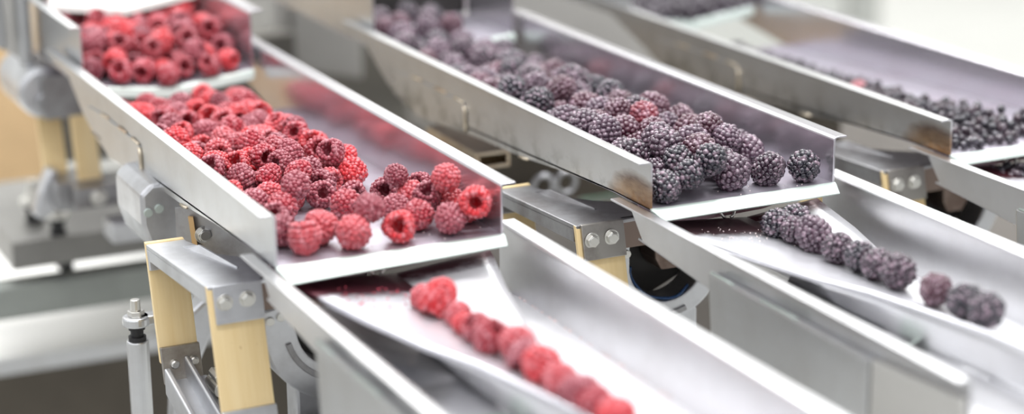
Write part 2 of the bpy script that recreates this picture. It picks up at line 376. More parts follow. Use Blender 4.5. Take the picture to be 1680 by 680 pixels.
# ------------------------------------------------------------------ leaf spring drive under each lane
def drive(loc, label, rusty, xr=.046):
    root = thing('leaf_spring_drive', label, 'machine drive', loc, 'leaf spring drives under the trays')
    zt = -.026
    al = M['alud'] if rusty else M['alu']
    top = [(-.0255, .0585), (min(.010, xr), .0585), (xr, .062), (xr, .086), (min(.0165, xr), .108), (-.001, .128), (-.004, .150), (-.0075, .162), (-.0075, .171), (-.035, .168)]
    bm = bm_(); prism(bm, [(x, y, zt) for x, y in top], (0, 0, -.0030)); obj('top_plate', bm, al, root, bevel=.0006)
    bm = bm_(); prism(bm, [(-.014, .150, zt+.0002), (-.007, .136, zt+.0040), (.004, .088, zt+.0010), (.004, .088, zt-.002), (-.014, .150, zt-.002)] if xr > 0 else [(-.020, .150, zt+.0002), (-.017, .136, zt+.0040), (-.010, .088, zt+.0010), (-.010, .088, zt-.002), (-.020, .150, zt-.002)], (.0018, .0006, 0))
    obj('stiffening_rib', bm, al, root, bevel=.0003)
    bm = bm_(); prism(bm, [(-.0350, .166, zt-.0030), (-.0255, .0625, zt-.0030), (-.0255, .0625, zt-.0125), (-.0350, .166, zt-.0105)], (.0025, 0, 0))
    obj('side_web', bm, al, root, bevel=.0004)
    # front leaf spring leaning, its clamp plate and two hex bolts
    def leaf(xa, xb, y, ztop, zbot, dy, t=.0034):
        bm = bm_(); n = 6; rows = []
        prof = []
        for k in range(n+1):
            f = k/n; prof.append((y-dy*f, ztop+(zbot-ztop)*f))
        pts = [(xa, p[0], p[1]) for p in prof]+[(xa, p[0]+t, p[1]) for p in reversed(prof)]
        prism(bm, pts, (xb-xa, 0, 0)); return bm
    lf = obj('leaf_spring', leaf(-.0258, .0095, .0590, zt-.0002, -.108, .0215), M['fibre'], root, bevel=.0003)
    bm = bm_(); prism(bm, [(-.0228, .0588, zt+.0008), (.0098, .0588, zt+.0008), (.0098, .0530, zt-.0235), (-.0228, .0530, zt-.0235)], (0, -.0028, 0))
    cp = obj('clamp_plate', bm, M['grime'] if rusty else al, root, bevel=.0005)
    hexbolt('hex_bolt', cp, (-.0162, .0531, zt-.0100)); hexbolt('hex_bolt', cp, (-.0010, .0531, zt-.0095))
    bm = bm_(); prism(bm, [(min(.0105, xr-.016), .0635, zt), (xr+.002, .0635, zt), (xr+.002, .0635, zt-.022), (min(.0105, xr-.016), .0635, zt-.022)], (0, -.003, 0))
    obj('end_plate', bm, M['rust'], root, bevel=.0004)
    # rear leaf
    obj('leaf_spring', leaf(-.0350, -.0080, .1660, zt+.0008, -.105, .0215, .0040), M['fibre'], root, bevel=.0003)
    bm = bm_(); prism(bm, [(-.0350, .1640, zt-.0035), (-.0225, .1640, zt-.0035), (-.0225, .1610, zt-.0170), (-.0350, .1610, zt-.0170)], (0, -.0022, 0))
    rc = obj('clamp_plate', bm, al, root, bevel=.0008)
    # lower ends
    bm = bm_(); prism(bm, [(-.0352, .1460, -.0935), (-.0078, .1460, -.0935), (-.0078, .1395, -.118), (-.0352, .1395, -.118)], (0, -.0030, 0))
    c2 = obj('clamp_plate', bm, M['grime'], root, bevel=.0005)
    for x, z in ((-.0270, -.1045), (-.0135, -.1040)):
        b2 = bm_(); cyl(b2, (x, .1415, z), (x, .1370, z), .0030, 20); cyl(b2, (x, .1370, z), (x, .1362, z), .0030, 20, .0022)
        obj('rivet', b2, M['bolt'], c2, bevel=.0003)
    # cast arm sweeping from the rear clamp to the front leaf foot
    bm = bm_()
    sec = [(-.0330, .1400, -.110), (-.0330, .1100, -.1270), (-.0290, .040, -.1420)]
    prism(bm, [(-.0350, .1380, -.1060), (-.0350, .1380, -.1250), (-.0310, .030, -.160), (-.0310, .030, -.140)], (.0045, 0, 0))
    prism(bm, [(-.0310, .1380, -.1150), (-.0310, .1380, -.1250), (-.0270, .030, -.160), (-.0270, .030, -.150)], (.0260, 0, 0))
    prism(bm, [(-.0200, .1400, -.1000), (-.0200, .1400, -.1200), (-.0160, .030, -.155), (-.0160, .030, -.133)], (.0035, 0, 0))
    obj('cast_arm', bm, M['alu'], root, bevel=.0012)
    bm = bm_(); prism(bm, [(-.0262, .0390, -.1035), (.0100, .0390, -.1035), (.0100, .0315, -.130), (-.0262, .0315, -.130)], (0, -.0030, 0))
    c3 = obj('clamp_plate', bm, al, root, bevel=.0005)
    hexbolt('hex_bolt', c3, (-.0150, .0330, -.1150)); hexbolt('hex_bolt', c3, (-.0005, .0330, -.1150))
    bm = bm_(); cyl(bm, (-.004, .128, -.110), (-.004, .112, -.110), .0035, 6); cyl(bm, (-.004, .132, -.118), (-.004, .110, -.118), .0050, 20)
    obj('adjusting_nut', bm, M['bolt'], root, bevel=.0004)
    return root

def magnet(loc, label, cable, ri=.031, cx=.054, ro=.046):
    root = thing('magnet_housing', label, 'electromagnet', loc, 'cast magnet housings')
    c = (cx, -.063)
    def arc(r, a0, a1, n=20): return [(c[0]+r*math.cos(a0+(a1-a0)*i/n), c[1]+r*math.sin(a0+(a1-a0)*i/n)) for i in range(n+1)]
    out = [(.0085, -.049)]+arc(ro, PI*1.03, PI*1.93)+[(.102+(cx-.054)*2, -.046)]; inn = [(.0235, -.046)]+arc(ri, PI*1.05, PI*1.92)+[(min(.086+(cx-.054)*2, .098), -.046)]
    bm = bm_(); pts = out+list(reversed(inn)); prism(bm, [(x, .092, z) for x, z in pts], (0, -.026, 0))
    obj('ring_casting', bm, M['alu'], root, bevel=.0015)
    bm = bm_(); prism(bm, [(x, .0665, z) for x, z in arc(.0425, PI*1.08, PI*1.62, 12)+list(reversed(arc(.0385, PI*1.08, PI*1.62, 12)))], (0, -.0022, 0)); obj('cast_rim', bm, M['alud'], root, bevel=.0006)
    for x, z in ((.0130, -.0560), (.0205, -.0540)):
        bm = bm_(); cyl(bm, (x, .0662, z), (x, .0645, z), .0030, 20); obj('bolt_head', bm, M['bolt'], root, bevel=.0004)
    bm = bm_(); prism(bm, [(x, .093, z) for x, z in [(.020, -.042), (.092, -.042), (.090, -.080), (.054, -.096), (.022, -.082)]], (0, .004, 0))
    obj('dark_backing', bm, M['dark'], root)
    bm = bm_(); prism(bm, [(x, .068, z) for x, z in [(.044, -.040), (.072, -.040), (.070, -.060), (.064, -.071), (.050, -.071), (.045, -.062)]], (0, .024, 0))
    obj('magnet_core', bm, M['rust'], root, bevel=.0015)
    bm = bm_(); prism(bm, [(x, .090, z) for x, z in [(.030, -.103), (.080, -.103), (.080, -.160), (.030, -.160)]], (0, -.022, 0))
    obj('foot_block', bm, M['alu'], root, bevel=.002)
    if cable:
        bm = bm_(); tube(bm, [(x, .068+.002*math.sin(i), z) for i, (x, z) in enumerate(arc(.0295, PI*1.02, PI*1.72, 14))], .0011, 8)
        obj('blue_cable', bm, M['blue'], root, smooth=True)['label'] = 'dark blue cable curving inside the ring'
    return root

LANES = dict(A=((0, 0, 0), .1541, .0337, .55), B=((.2595, -.0042, .0034), .1447, .0322, .5434), C=((.5423, .0499, -.0073), .1447, .0275, .575))
mid_tray('A', *LANES['A'], 'bright steel tray of raspberries in the left lane with its white front lip', M['wall'], (.0112, .0070))
mid_tray('B', *LANES['B'], 'steel tray heaped with blackberries in the middle lane, brown stain at its corner', M['wall_stain'], (.0085, .0075))
mid_tray('C', *LANES['C'], 'steel tray of small black berries in the right lane, brown stain at its corner', M['wall_stain'], (.0080, .0070))
up_tray(LANES['A'][0], .1541, .478, 'steel feeding tray of raspberries dropping onto the left middle tray, at upper left')
up_tray(LANES['B'][0], .1447, .500, 'steel feeding tray above the head of the blackberry tray', back=.10)
up_tray(LANES['C'][0], .1447, .500, 'steel feeding tray above the head of the small black berry tray, at top right', top=.052)
top_hood(LANES['A'][0], .1541, .62, 'pale grey kinked chute plate over the upper left raspberries')
top_hood((.2595, -.004, -.012), .1447, .62, 'pale grey chute plate over the topmost blackberries')
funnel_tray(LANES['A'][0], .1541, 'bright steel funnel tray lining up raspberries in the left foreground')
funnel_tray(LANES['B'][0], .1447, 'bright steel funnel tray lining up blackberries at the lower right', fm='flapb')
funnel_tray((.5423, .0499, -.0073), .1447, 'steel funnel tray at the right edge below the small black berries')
drive((-.001, 0, -.0005), 'grey leaf spring drive with two full yellow leaves, at lower left', False)
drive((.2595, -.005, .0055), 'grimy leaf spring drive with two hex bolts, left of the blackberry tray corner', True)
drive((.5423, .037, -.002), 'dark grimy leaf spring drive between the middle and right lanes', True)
magnet((.004, .001, -.003), 'grey curved magnet housing behind the left drive', False, .033, .064, .056)
magnet((.2595, .000, .0034), 'grey curved magnet housing with a blue cable under the blackberry tray', True)
magnet((.5423, .045, -.004), 'shadowed magnet housing under the right lane', False)

# ------------------------------------------------------------------ berries
def ico(sub):
    bm = bmesh.new(); bmesh.ops.create_icosphere(bm, subdivisions=sub, radius=1)
    vs = [v.co.copy() for v in bm.verts]; fs = [tuple(v.index for v in f.verts) for f in bm.faces]; bm.free(); return vs, fs
ICO2 = ico(2); ICO3 = ico(3); ICO1 = ico(1)
def mesh_from(name, V, F, mat):
    me = bpy.data.meshes.new(name); me.from_pydata([tuple(v) for v in V], [], F); me.update()
    me.polygons.foreach_set('use_smooth', [True]*len(F)); me.materials.append(mat); return me
def add_blob(V, F, c, r, nrm, rng, icos=ICO2, flat=.9):
    base = len(V); nrm = nrm.normalized(); u = nrm.orthogonal().normalized(); w = nrm.cross(u)
    su, sw, sn = r*rng.uniform(.92, 1.08), r*rng.uniform(.92, 1.08), r*flat*rng.uniform(.92, 1.1)
    for v in icos[0]: V.append(c+u*v.x*su+w*v.y*sw+nrm*v.z*sn)
    F.extend(tuple(i+base for i in f) for f in icos[1])
def lathe(V, F, prof, seg=24):
    base = len(V); n = len(prof)
    for r, z in prof:
        for k in range(seg): V.append(Vector((r*math.cos(2*PI*k/seg), r*math.sin(2*PI*k/seg), z)))
    for i in range(n-1):
        for k in range(seg):
            a = base+i*seg+k; b = base+i*seg+(k+1) % seg; F.append((a, b, b+seg, a+seg))
def raspberry(seed, conic=.0, asym=0.0, long=1.0):
    rng = random.Random(seed); V, F = [], []
    R = .0086; H = .0092*long; sp = .00285; dr = .00168
    prof = []   # outer profile from tip (+z) to rim
    for k in range(41):
        a = (PI*.5+.62)*k/40
        r = R*math.sin(a)**(.85 if a < PI/2 else 1); z = H*math.cos(a)
        r *= 1-conic*max(0, z/H)
        if a > PI/2: r = R*(1-.14*((a-PI/2)/.62)**2); z = H*math.cos(a)*.95
        prof.append((r, z))
    # rows by arc length
    s = 0; last = prof[0]; nxt = 0; rows = []
    for p in prof:
        s += math.hypot(p[0]-last[0], p[1]-last[1]); last = p
        if s >= nxt: rows.append(p); nxt += sp*.88
    rim = prof[-1]
    rows.append((rim[0]-.0010, rim[1]-.0016)); rows.append((rim[0]-.0022, rim[1]+.0002))
    for i, (r, z) in enumerate(rows):
        n = max(1, int(round(2*PI*r/sp))); off = rng.uniform(0, 2*PI)
        for k in range(n):
            if rng.random() < .015: continue
            t = off+2*PI*k/n+rng.uniform(-.12, .12)/max(1, n/6)
            rr = r+rng.uniform(-.00030, .00030); q = 1+asym*math.cos(t)
            c = Vector((rr*math.cos(t)*q, rr*math.sin(t)*(2-q), z+rng.uniform(-.0003, .0003)))
            nn = Vector((c.x/R**2, c.y/R**2, z/H**2)) if i < len(rows)-2 else Vector((c.x*.3, c.y*.3, -.004))
            add_blob(V, F, c, dr*rng.uniform(.88, 1.12), nn, rng)
    lathe(V, F, [(0.0001, H-.0002)]+[(p[0]*.985, p[1]) for p in prof[3::4]]+[(rim[0]-.0010, rim[1]-.0012), (rim[0]-.0024, rim[1]-.0002), (.0043, rim[1]+.002), (.0036, 0), (.0024, .0035), (.0001, .0052)], 24)
    return mesh_from('raspberry', V, F, M['rasp'])
def blackberry(seed, long=1.0, calyx=True):
    rng = random.Random(seed); V, F = [], []
    R = .0094; H = .0100*long; sp = .0037; dr = .00235
    n_rows = max(6, int(PI*H/(sp*.86)))
    for i in range(n_rows+1):
        a = PI*i/n_rows; r = R*math.sin(a); z = H*math.cos(a)
        n = max(1, int(round(2*PI*r/sp))); off = rng.uniform(0, 6.28)
        if i == n_rows and calyx: continue
        for k in range(n):
            t = off+2*PI*k/n+rng.uniform(-.15, .15)/max(1, n/5)
            j = rng.uniform(-.0004, .0004)
            c = Vector(((r+j)*math.cos(t), (r+j)*math.sin(t), z+rng.uniform(-.0004, .0004)))
            add_blob(V, F, c, dr*rng.uniform(.82, 1.15), Vector((c.x/R**2, c.y/R**2, z/H**2)), rng, ICO2, 1.0)
    lathe(V, F, [(R*math.sin(PI*i/14)+.00005, H*math.cos(PI*i/14)) for i in range(15)], 20)
    if calyx:
        for k in range(5):
            t = 2*PI*k/5; add_blob(V, F, Vector((.0022*math.cos(t), .0022*math.sin(t), -H-.0003)), .0012, Vector((0, 0, -1)), rng, ICO1, .5)
    return mesh_from('blackberry', V, F, M['black'])
def currant(seed, icos=ICO2):
    rng = random.Random(seed); V, F = [], []; R = .0042
    ph = [rng.uniform(0, 6.28) for _ in range(3)]
    for v in ICO3[0]:
        k = 1+.035*math.sin(5*v.x+ph[0])+.035*math.sin(6*v.y+ph[1])+.03*math.sin(7*v.z+ph[2])
        if v.z > .93: k -= .16
        V.append(Vector((v.x*R*k, v.y*R*k, v.z*R*.95*k)))
    F += ICO3[1]
    for k in range(8):
        t = 2*PI*k/8; add_blob(V, F, Vector((.0014*math.cos(t), .0014*math.sin(t), R*.92)), .00052, Vector((math.cos(t), math.sin(t), 1)), rng, ICO1, 1.2)
    return mesh_from('small_black_berry', V, F, M['curr'])
RB = [raspberry(11, .10), raspberry(12, .20, .04, 1.22), raspberry(13, .05, .07, .92), raspberry(14, .28, .02, 1.12), raspberry(15, .12, .12, 1.05)]
BB = [blackberry(21), blackberry(22, 1.12), blackberry(23, .92), blackberry(24, 1.2), blackberry(25, 1.05)]
CB = [currant(31), currant(32), currant(33)]

def inpoly(x, y, P):
    c = False; j = len(P)-1
    for i in range(len(P)):
        if (P[i][1] > y) != (P[j][1] > y) and x < (P[j][0]-P[i][0])*(y-P[i][1])/(P[j][1]-P[i][1])+P[i][0]: c = not c
        j = i
    return c
class Pile:
    def __init__(self, floor=lambda x, y: 0.0, cell=.03): self.b = []; self.g = {}; self.c = cell; self.floor = floor
    def near(self, x, y):
        i, j = int(x//self.c), int(y//self.c)
        for a in (-1, 0, 1):
            for b in (-1, 0, 1):
                yield from self.g.get((i+a, j+b), ())
    def rest(self, x, y, r):
        z = self.floor(x, y)+r
        for (X, Y, Z, R_) in self.near(x, y):
            d2 = (X-x)**2+(Y-y)**2; s = (r+R_)*.94
            if d2 < s*s: z = max(z, Z+math.sqrt(s*s-d2))
        return z
    def add(self, x, y, r, z=None):
        if z is None: z = self.rest(x, y, r)
        t = (x, y, z, r); self.b.append(t); self.g.setdefault((int(x//self.c), int(y//self.c)), []).append(t); return t
    def fill(self, poly, rr, zmax, rng, tries=60, fails=60, xr=None):
        xs = [p[0] for p in poly]; ys = [p[1] for p in poly]; f = 0; out = []
        while f < fails:
            r = rng.uniform(*rr); best = None
            for _ in range(tries):
                x, y = rng.uniform(min(xs), max(xs)), rng.uniform(min(ys), max(ys))
                if xr and not (xr[0]+r < x < xr[1]-r): continue
                if not inpoly(x, y, poly): continue
                z = self.rest(x, y, r)
                if z > zmax(x, y): continue
                if best is None or z < best[2]: best = (x, y, z)
            if best is None: f += 1; continue
            f = max(0, f-1); out.append(self.add(best[0], best[1], r, best[2]))
        return out
ORD = ['first', 'second', 'third', 'fourth', 'fifth', 'sixth', 'seventh', 'eighth', 'ninth', 'tenth', 'eleventh', 'twelfth', 'thirteenth', 'fourteenth', 'fifteenth', 'sixteenth', 'seventeenth', 'eighteenth', 'nineteenth', 'twentieth', 'twenty-first', 'twenty-second', 'twenty-third', 'twenty-fourth', 'twenty-fifth', 'twenty-sixth', 'twenty-seventh', 'twenty-eighth']
RCOL = [('bright red', (.66, .022, .030)), ('crimson', (.38, .014, .030)), ('pinkish red', (.58, .070, .085)), ('dusty crimson', (.30, .040, .062)), ('dark wine red', (.22, .018, .038))]
BCOL = [('near-black', (.008, .007, .016)), ('dark plum', (.030, .010, .024)), ('reddish purple', (.085, .014, .032)), ('dusty mauve', (.085, .045, .070)), ('wine red', (.22, .018, .035))]
def put(me, name, p, r, loc, rot, col, r0):
    o = bpy.data.objects.new(name, me); COL.objects.link(o)
    o.location = (p[0]+loc[0], p[1]+loc[1], p[2]+loc[2]); o.rotation_euler = rot; s = r/r0; o.scale = (s, s, s)
    o.color = (*col, 1); return o
def aim(d):   # rotation that points local -z (the hollow end) along d
    return Vector(d).to_track_quat('-Z', 'Y').to_euler()
CAMDIR = Vector((-.41, -.87, .28))
def rows_label(objs, where, kind, pitch):
    # rows counted back from the lip, places counted from the near wall
    objs = sorted(objs, key=lambda t: t[1][1]); y0 = objs[0][1][1]; rows = {}
    for o, p, c in objs: rows.setdefault(int((p[1]-y0)/pitch), []).append((o, p, c))
    for k, row in rows.items():
        row.sort(key=lambda t: t[1][0])
        for i, (o, p, c) in enumerate(row):
            o['label'] = '%s %s %s, %s row from lip, %s from near wall' % (c, kind, where, ORD[min(k, 27)], ORD[min(i, 27)])

# --- raspberries of the left middle tray
rng = random.Random(3)
pA = Pile(lambda x, y: FL(y)); la = LANES['A'][0]; itemsA = []
def col_r(rng, weights=(5, 5, 4, 5, 2)):
    c = rng.choices(RCOL, weights)[0]; k = rng.uniform(.85, 1.15); return c[0], tuple(min(1, x*k) for x in c[1])
# (x, y, radius, colour index, where the hollow points)
hand = [(.0170, .0400, .0102, 4, (1, -.7, .2)), (.0255, .0190, .0108, 2, (0, .2, 1)), (.0420, .0330, .0112, 2, (-.2, .8, -.2)),
        (.0562, .0128, .0112, 2, (.3, 1, -.5)), (.0702, .0200, .0098, 3, (.5, 1, -.3)), (.0880, .0125, .0106, 0, (-.5, -.75, .30)),
        (.0770, .0800, .0106, 1, (.3, 1, -.4)), (.0930, .1070, .0094, 3, (-.1, -1, .25)), (.0811, .1380, .0110, 4, (-.6, -.8, .35)),
        (.1160, .1040, .0100, 4, (-.6, -.9, .25)), (.1400, .1020, .0100, 3, (-.8, -.5, .5)), (.1030, .0560, .0094, 3, (0, 1, .2)), (.1220, .0740, .0110, 2, (.7, .8, 0)),
        (.1085, .0330, .0100, 1, (.5, .9, .3)), (.1235, .0150, .0104, 3, (.4, 1, -.2)), (.1400, -.0012+.012, .0106, 0, (-.45, -.85, .22)),
        (.1430, .0330, .0098, 0, (1, .3, .3)), (.1400, .0540, .0102, 2, (.2, 1, .1)), (.1235, .0500, .0092, 4, (-.4, -.6, .8)), (.1180, .0350+.02, .0000, 0, (0, 0, 1)),
        (.0370, .0920, .0106, 1, (.2, 1, -.2)), (.0500, .1010, .0100, 3, (.5, 1, 0)), (.0240, .0690, .0100, 3, (-.3, -.6, .8)), (.1440, .0770, .0095, 1, (.2, .6, .9)),
        (.1130, .1620, .0108, 0, (.3, 1, .1))]
for x, y, r, ci, d in hand:
    if r == 0: continue
    t = pA.add(x, y, r); o = put(RB[rng.randrange(5)], 'raspberry', t, r, la, aim(d), RCOL[ci][1], .0098)
    itemsA.append((o, t, RCOL[ci][0]))
# two small berry fragments by the far wall and one on top of the right cluster
for x, y, r, ci in ((.1300, .1230, .0075, 1), (.1330, .0420, .0098, 2), (.1130, .0790, .0080, 4)):
    t = pA.add(x, y, r); o = put(RB[rng.randrange(5)], 'raspberry', t, r, la, (rng.uniform(0, 6), rng.uniform(0, 6), 0), RCOL[ci][1], .0098); itemsA.append((o, t, RCOL[ci][0]))
regA = [(.011, .075), (.030, .080), (.047, .090), (.060, .112), (.076, .112), (.088, .145), (.112, .175), (.125, .200), (.129, .245), (.127, .330), (.128, .400), (.132, .455), (.011, .455)]
def zA(x, y):
    g = min(1, max(0, (y-.075)/.09)); e = min(1, max(0, (.135-x)/.03)); b = min(1, max(0, (.46-y)/.10))*.7+.3
    return FL(y)+.0115+.0150*g*e*b
def randrot(rng):
    u = rng.random()
    if u < .38: return aim(CAMDIR+Vector((rng.uniform(-.5, .5), rng.uniform(-.3, .3), rng.uniform(-.3, .6))))
    return (rng.uniform(0, 6.28), rng.uniform(0, 6.28), rng.uniform(0, 6.28))
for t in pA.fill(regA, (.0083, .0104), zA, rng, 50, 40, (.0015, .1530)):
    c, cc = col_r(rng); itemsA.append((put(RB[rng.randrange(5)], 'raspberry', t, t[3], la, randrot(rng), cc, .0098), t, c))
for o, t, c in itemsA: tag(o, '', 'raspberry', 'raspberries on the left middle tray')
rows_label(itemsA, 'on left middle tray', 'raspberry', .020)
# --- raspberries of the upper left feeding tray
fl = lambda x, y: .0072+.008*abs(x-.0758)/.072
pU = Pile(fl); itemsU = []
regU = [(.010, .481), (.140, .481), (.140, .68), (.010, .68)]
for t in pU.fill(regU, (.0090, .0110), lambda x, y: .020+.022*min(1, max(0, (y-.480)/.05)), rng, 50, 40, (.0060, .1465)):
    c, cc = col_r(rng, (5, 6, 1, 5, 3)); itemsU.append((put(RB[rng.randrange(5)], 'raspberry', t, t[3], la, randrot(rng), cc, .0098), t, c))
for o, t, c in itemsU: tag(o, '', 'raspberry', 'raspberries on the upper left feeding tray')
rows_label(itemsU, 'on upper left tray', 'raspberry', .021)
# --- raspberries in single file
fileA = [(.0752, -.054, .0085, 2), (.0790, -.0680, .0112, 0), (.0820, -.0900, .0080, 2), (.0800, -.1060, .0075, 0), (.0800, -.1215, .0090, 1), (.0930, -.1300, .0060, 3), (.0800, -.1405, .0100, 1), (.0890, -.1570, .0105, 2), (.0840, -.1760, .0100, 3), (.0850, -.1970, .0110, 0), (.0860, -.2180, .0098, 2), (.0860, -.2380, .0100, 3), (.0860, -.2570, .0104, 1), (.0870, -.2780, .0104, 0)]
def file_items(items, meshes, name, cols, loc, kind, where, cat, grp, r0):
    for i, (x, y, r, ci) in enumerate(items):
        z = -.0245+r+.0012
        o = put(meshes[i % 5], name, (x, y, z), r, loc, (rng.uniform(0, 6), rng.uniform(0, 6), rng.uniform(0, 6)), cols[ci][1], r0)
        tag(o, '%s %s in single file %s, %s counted downstream' % (cols[ci][0], kind, where, ORD[i]), cat, grp)
file_items(fileA, RB, 'raspberry', RCOL, la, 'raspberry', 'on the left funnel tray', 'raspberry', 'raspberries in single file', .0098)
# --- blackberries
lb = LANES['B'][0]; pB = Pile(lambda x, y: FL(y) if y < .48 else .0145); itemsB = []
handB = [(.0160, .0105, .0108, 0, 1), (.0345, .0095, .0100, 0, 2), (.0520, .0110, .0106, 0, 0), (.0730, .0170, .0118, 3, 4), (.1010, .0160, .0106, 1, 3), (.1270, .0115, .0108, 0, 0)]
for x, y, r, ci, mi in handB:
    t = pB.add(x, y, r); itemsB.append((put(BB[mi], 'blackberry', t, r, lb, aim((-.5, -.8, .25)) if x > .12 else (rng.uniform(0, 6), rng.uniform(0, 6), 0), BCOL[ci][1], .0108), t, BCOL[ci][0]))
regB = [(.012, .020), (.060, .026), (.095, .036), (.108, .050), (.122, .080), (.124, .13), (.122, .17), (.118, .25), (.122, .40), (.130, .44), (.130, .470), (.128, .510), (.132, .585), (.016, .585), (.016, .510), (.024, .500), (.024, .462), (.012, .455)]
def ub(y):
    pts = [(.0, .08), (.03, .095), (.05, .108), (.08, .124), (.17, .122), (.25, .118), (.40, .122), (.62, .14)]
    for (a, p), (b, q) in zip(pts, pts[1:]):
        if a <= y <= b: return p+(q-p)*(y-a)/(b-a)
    return .12
def zB(x, y): return FL(y)+.0120+min(.015+.012*min(1, y/.3), max(0, ub(y)-x)*.55+.001)*min(1, (y+.010)/.045)
def col_b(rng, w=(3, 4, 4, 5, .6)):
    c = rng.choices(BCOL, w)[0]; k = rng.uniform(.8, 1.25); return c[0], tuple(x*k for x in c[1])
for t in pB.fill(regB, (.0096, .0116), zB, rng, 50, 40, (.0015, .1435)):
    c, cc = col_b(rng); itemsB.append((put(BB[rng.randrange(5)], 'blackberry', t, t[3], lb, (rng.uniform(0, 6), rng.uniform(0, 6), rng.uniform(0, 6)), cc, .0108), t, c))
for o, t, c in itemsB: tag(o, '', 'blackberry', 'blackberries heaped on the middle tray')
rows_label(itemsB, 'in the middle lane', 'blackberry', .0215)
fileB = [(.0800, -.0300, .0100, 0), (.0955, -.0260, .0098, 0), (.0830, -.0470, .0098, 1), (.0860, -.0650, .0112, 3), (.0860, -.0930, .0100, 1), (.0890, -.1130, .0098, 0), (.0890, -.1315, .0098, 1), (.0900, -.1520, .0110, 1), (.0920, -.1880, .0096, 2), (.0930, -.2160, .0104, 0), (.0940, -.2340, .0104, 0)]
file_items(fileB, BB, 'blackberry', BCOL, lb, 'blackberry', 'on the right-hand funnel tray', 'blackberry', 'blackberries in single file', .0108)
# --- small black berries: the largest 300 in view are things, the rest is stuff
lc = LANES['C'][0]; pC = Pile(lambda x, y: FL(y), cell=.012)
regC = [(.004, .006), (.140, .006), (.140, .050), (.106, .070), (.096, .095), (.084, .155), (.084, .225), (.080, .290), (.085, .44), (.004, .44)]
allC = [(t, lc) for t in pC.fill(regC, (.0031, .0038), lambda x, y: FL(y)+.0050+.0045*min(1, y/.03), rng, 14, 12, (.0010, .1435))]
pD = Pile(cell=.012)
lowC = [(t, (lc[0], lc[1], lc[2]-.0225)) for t in pD.fill([(.045, -.030), (.100, -.030), (.100, .008), (.045, .008)], (.0031, .0038), lambda x, y: .012, rng, 20, 12)]
pE = Pile(fl, cell=.012)
upC = [(t, lc) for t in pE.fill([(.008, .502), (.132, .502), (.132, .64), (.008, .64)], (.0034, .0040), lambda x, y: .020, rng, 12, 10)]
CCOL = [(.016, .012, .022), (.030, .014, .024), (.010, .010, .016), (.045, .018, .030)]
allC.sort(key=lambda q: (q[0][1]-q[0][2]*.8))
nC = 300-len(lowC[:40]); k = 0
cnt = 0
stuffV, stuffF = [], []
def stuff_add(t, loc):
    base = len(stuffV); c = Vector((t[0]+loc[0], t[1]+loc[1], t[2]+loc[2]))
    for v in ICO2[0]: stuffV.append(c+v*t[3])
    stuffF.extend(tuple(i+base for i in f) for f in ICO2[1])
small = []
for t, loc in allC:
    vis = t[2] > FL(t[1])+.0050 or t[1] < .02
    if cnt < nC and vis:
        small.append((put(CB[cnt % 3], 'small_black_berry', t, t[3], loc, (rng.uniform(0, 6), rng.uniform(0, 6), rng.uniform(0, 6)), rng.choice(CCOL), .0042), t, 'small black berry')); cnt += 1
    else: stuff_add(t, loc)
for o, t, c in small:
    band = 'close to the white front lip' if t[1] < .035 else 'just behind the front ones' if t[1] < .08 else 'in the middle of the heap' if t[1] < .15 else 'towards the back of the heap'
    tag(o, 'small round black berry on the right lane tray, '+band, 'berry', 'small black berries on the right tray, '+band)
lowo = []
for t, loc in lowC[:40]:
    lowo.append(tag(put(CB[rng.randrange(3)], 'small_black_berry', t, t[3], loc, (rng.uniform(0, 6), rng.uniform(0, 6), 0), rng.choice(CCOL), .0042), 'small black berry fallen onto the lower right funnel tray', 'berry', 'small black berries on the lower right funnel tray'))
o = bpy.data.objects.new('heap_of_small_black_berries', mesh_from('heap_of_small_black_berries', stuffV, stuffF, M['curr'])); COL.objects.link(o); o.color = (.025, .014, .024, 1)
tag(o, 'the mass of further small black berries filling the right tray behind', 'berries'); o['kind'] = 'stuff'
stuffV, stuffF = [], []
for t, loc in upC: stuff_add(t, loc)
o = bpy.data.objects.new('heap_of_small_black_berries', mesh_from('heap_of_small_black_berries', stuffV, stuffF, M['curr'])); COL.objects.link(o); o.color = (.025, .014, .024, 1)
tag(o, 'blurred mass of small black berries on the top right feeding tray', 'berries'); o['kind'] = 'stuff'
# pale pink fruit scrap in the right lane
t = (.060, .205, .0020, .0070); o = put(RB[0], 'raspberry', t, .0070, lc, (1, 1, 1), (.50, .20, .22), .0098); tag(o, 'pale pink raspberry among the small black berries of the right tray', 'raspberry')

# crumbs of fruit and ice on the trays: nobody could count them
def crumbs(name, label, pts, mat, r=(.0003, .0009)):
    V, F = [], []
    for p in pts: add_blob(V, F, Vector(p), rng.uniform(*r), Vector((rng.uniform(-1, 1), rng.uniform(-1, 1), 1)), rng, ICO1, .6)
    o = bpy.data.objects.new(name, mesh_from(name, V, F, mat)); COL.objects.link(o); tag(o, label, 'crumbs'); o['kind'] = 'stuff'
def scatter(n, loc, xr, yr, z): return [(loc[0]+rng.uniform(*xr), loc[1]+rng.uniform(*yr), loc[2]+z+.0003) for _ in range(n)]
crumbs('fruit_crumbs', 'tiny red and pale crumbs on the floor of the raspberry tray', scatter(90, la, (.03, .15), (.0, .16), 0), M['ice'], (.0002, .0006))
crumbs('fruit_crumbs', 'tiny crumbs on the floor of the blackberry tray', scatter(60, lb, (.06, .14), (.0, .08), 0), M['ice'], (.0002, .0006))
crumbs('ice_crumbs', 'line of sparkling ice crumbs along the far wall of the right-hand funnel tray', [(lb[0]+.1562+rng.uniform(-.0012, .0006), lb[1]+rng.uniform(-.16, .0), lb[2]+ZF+.0006) for _ in range(90)], M['ice'], (.0004, .0011))
crumbs('ice_crumbs', 'line of sparkling ice crumbs along the far wall of the left funnel tray', [(.1655+rng.uniform(-.0012, .0004), rng.uniform(-.20, .0), ZF+.0006) for _ in range(90)], M['ice'], (.0004, .0011))
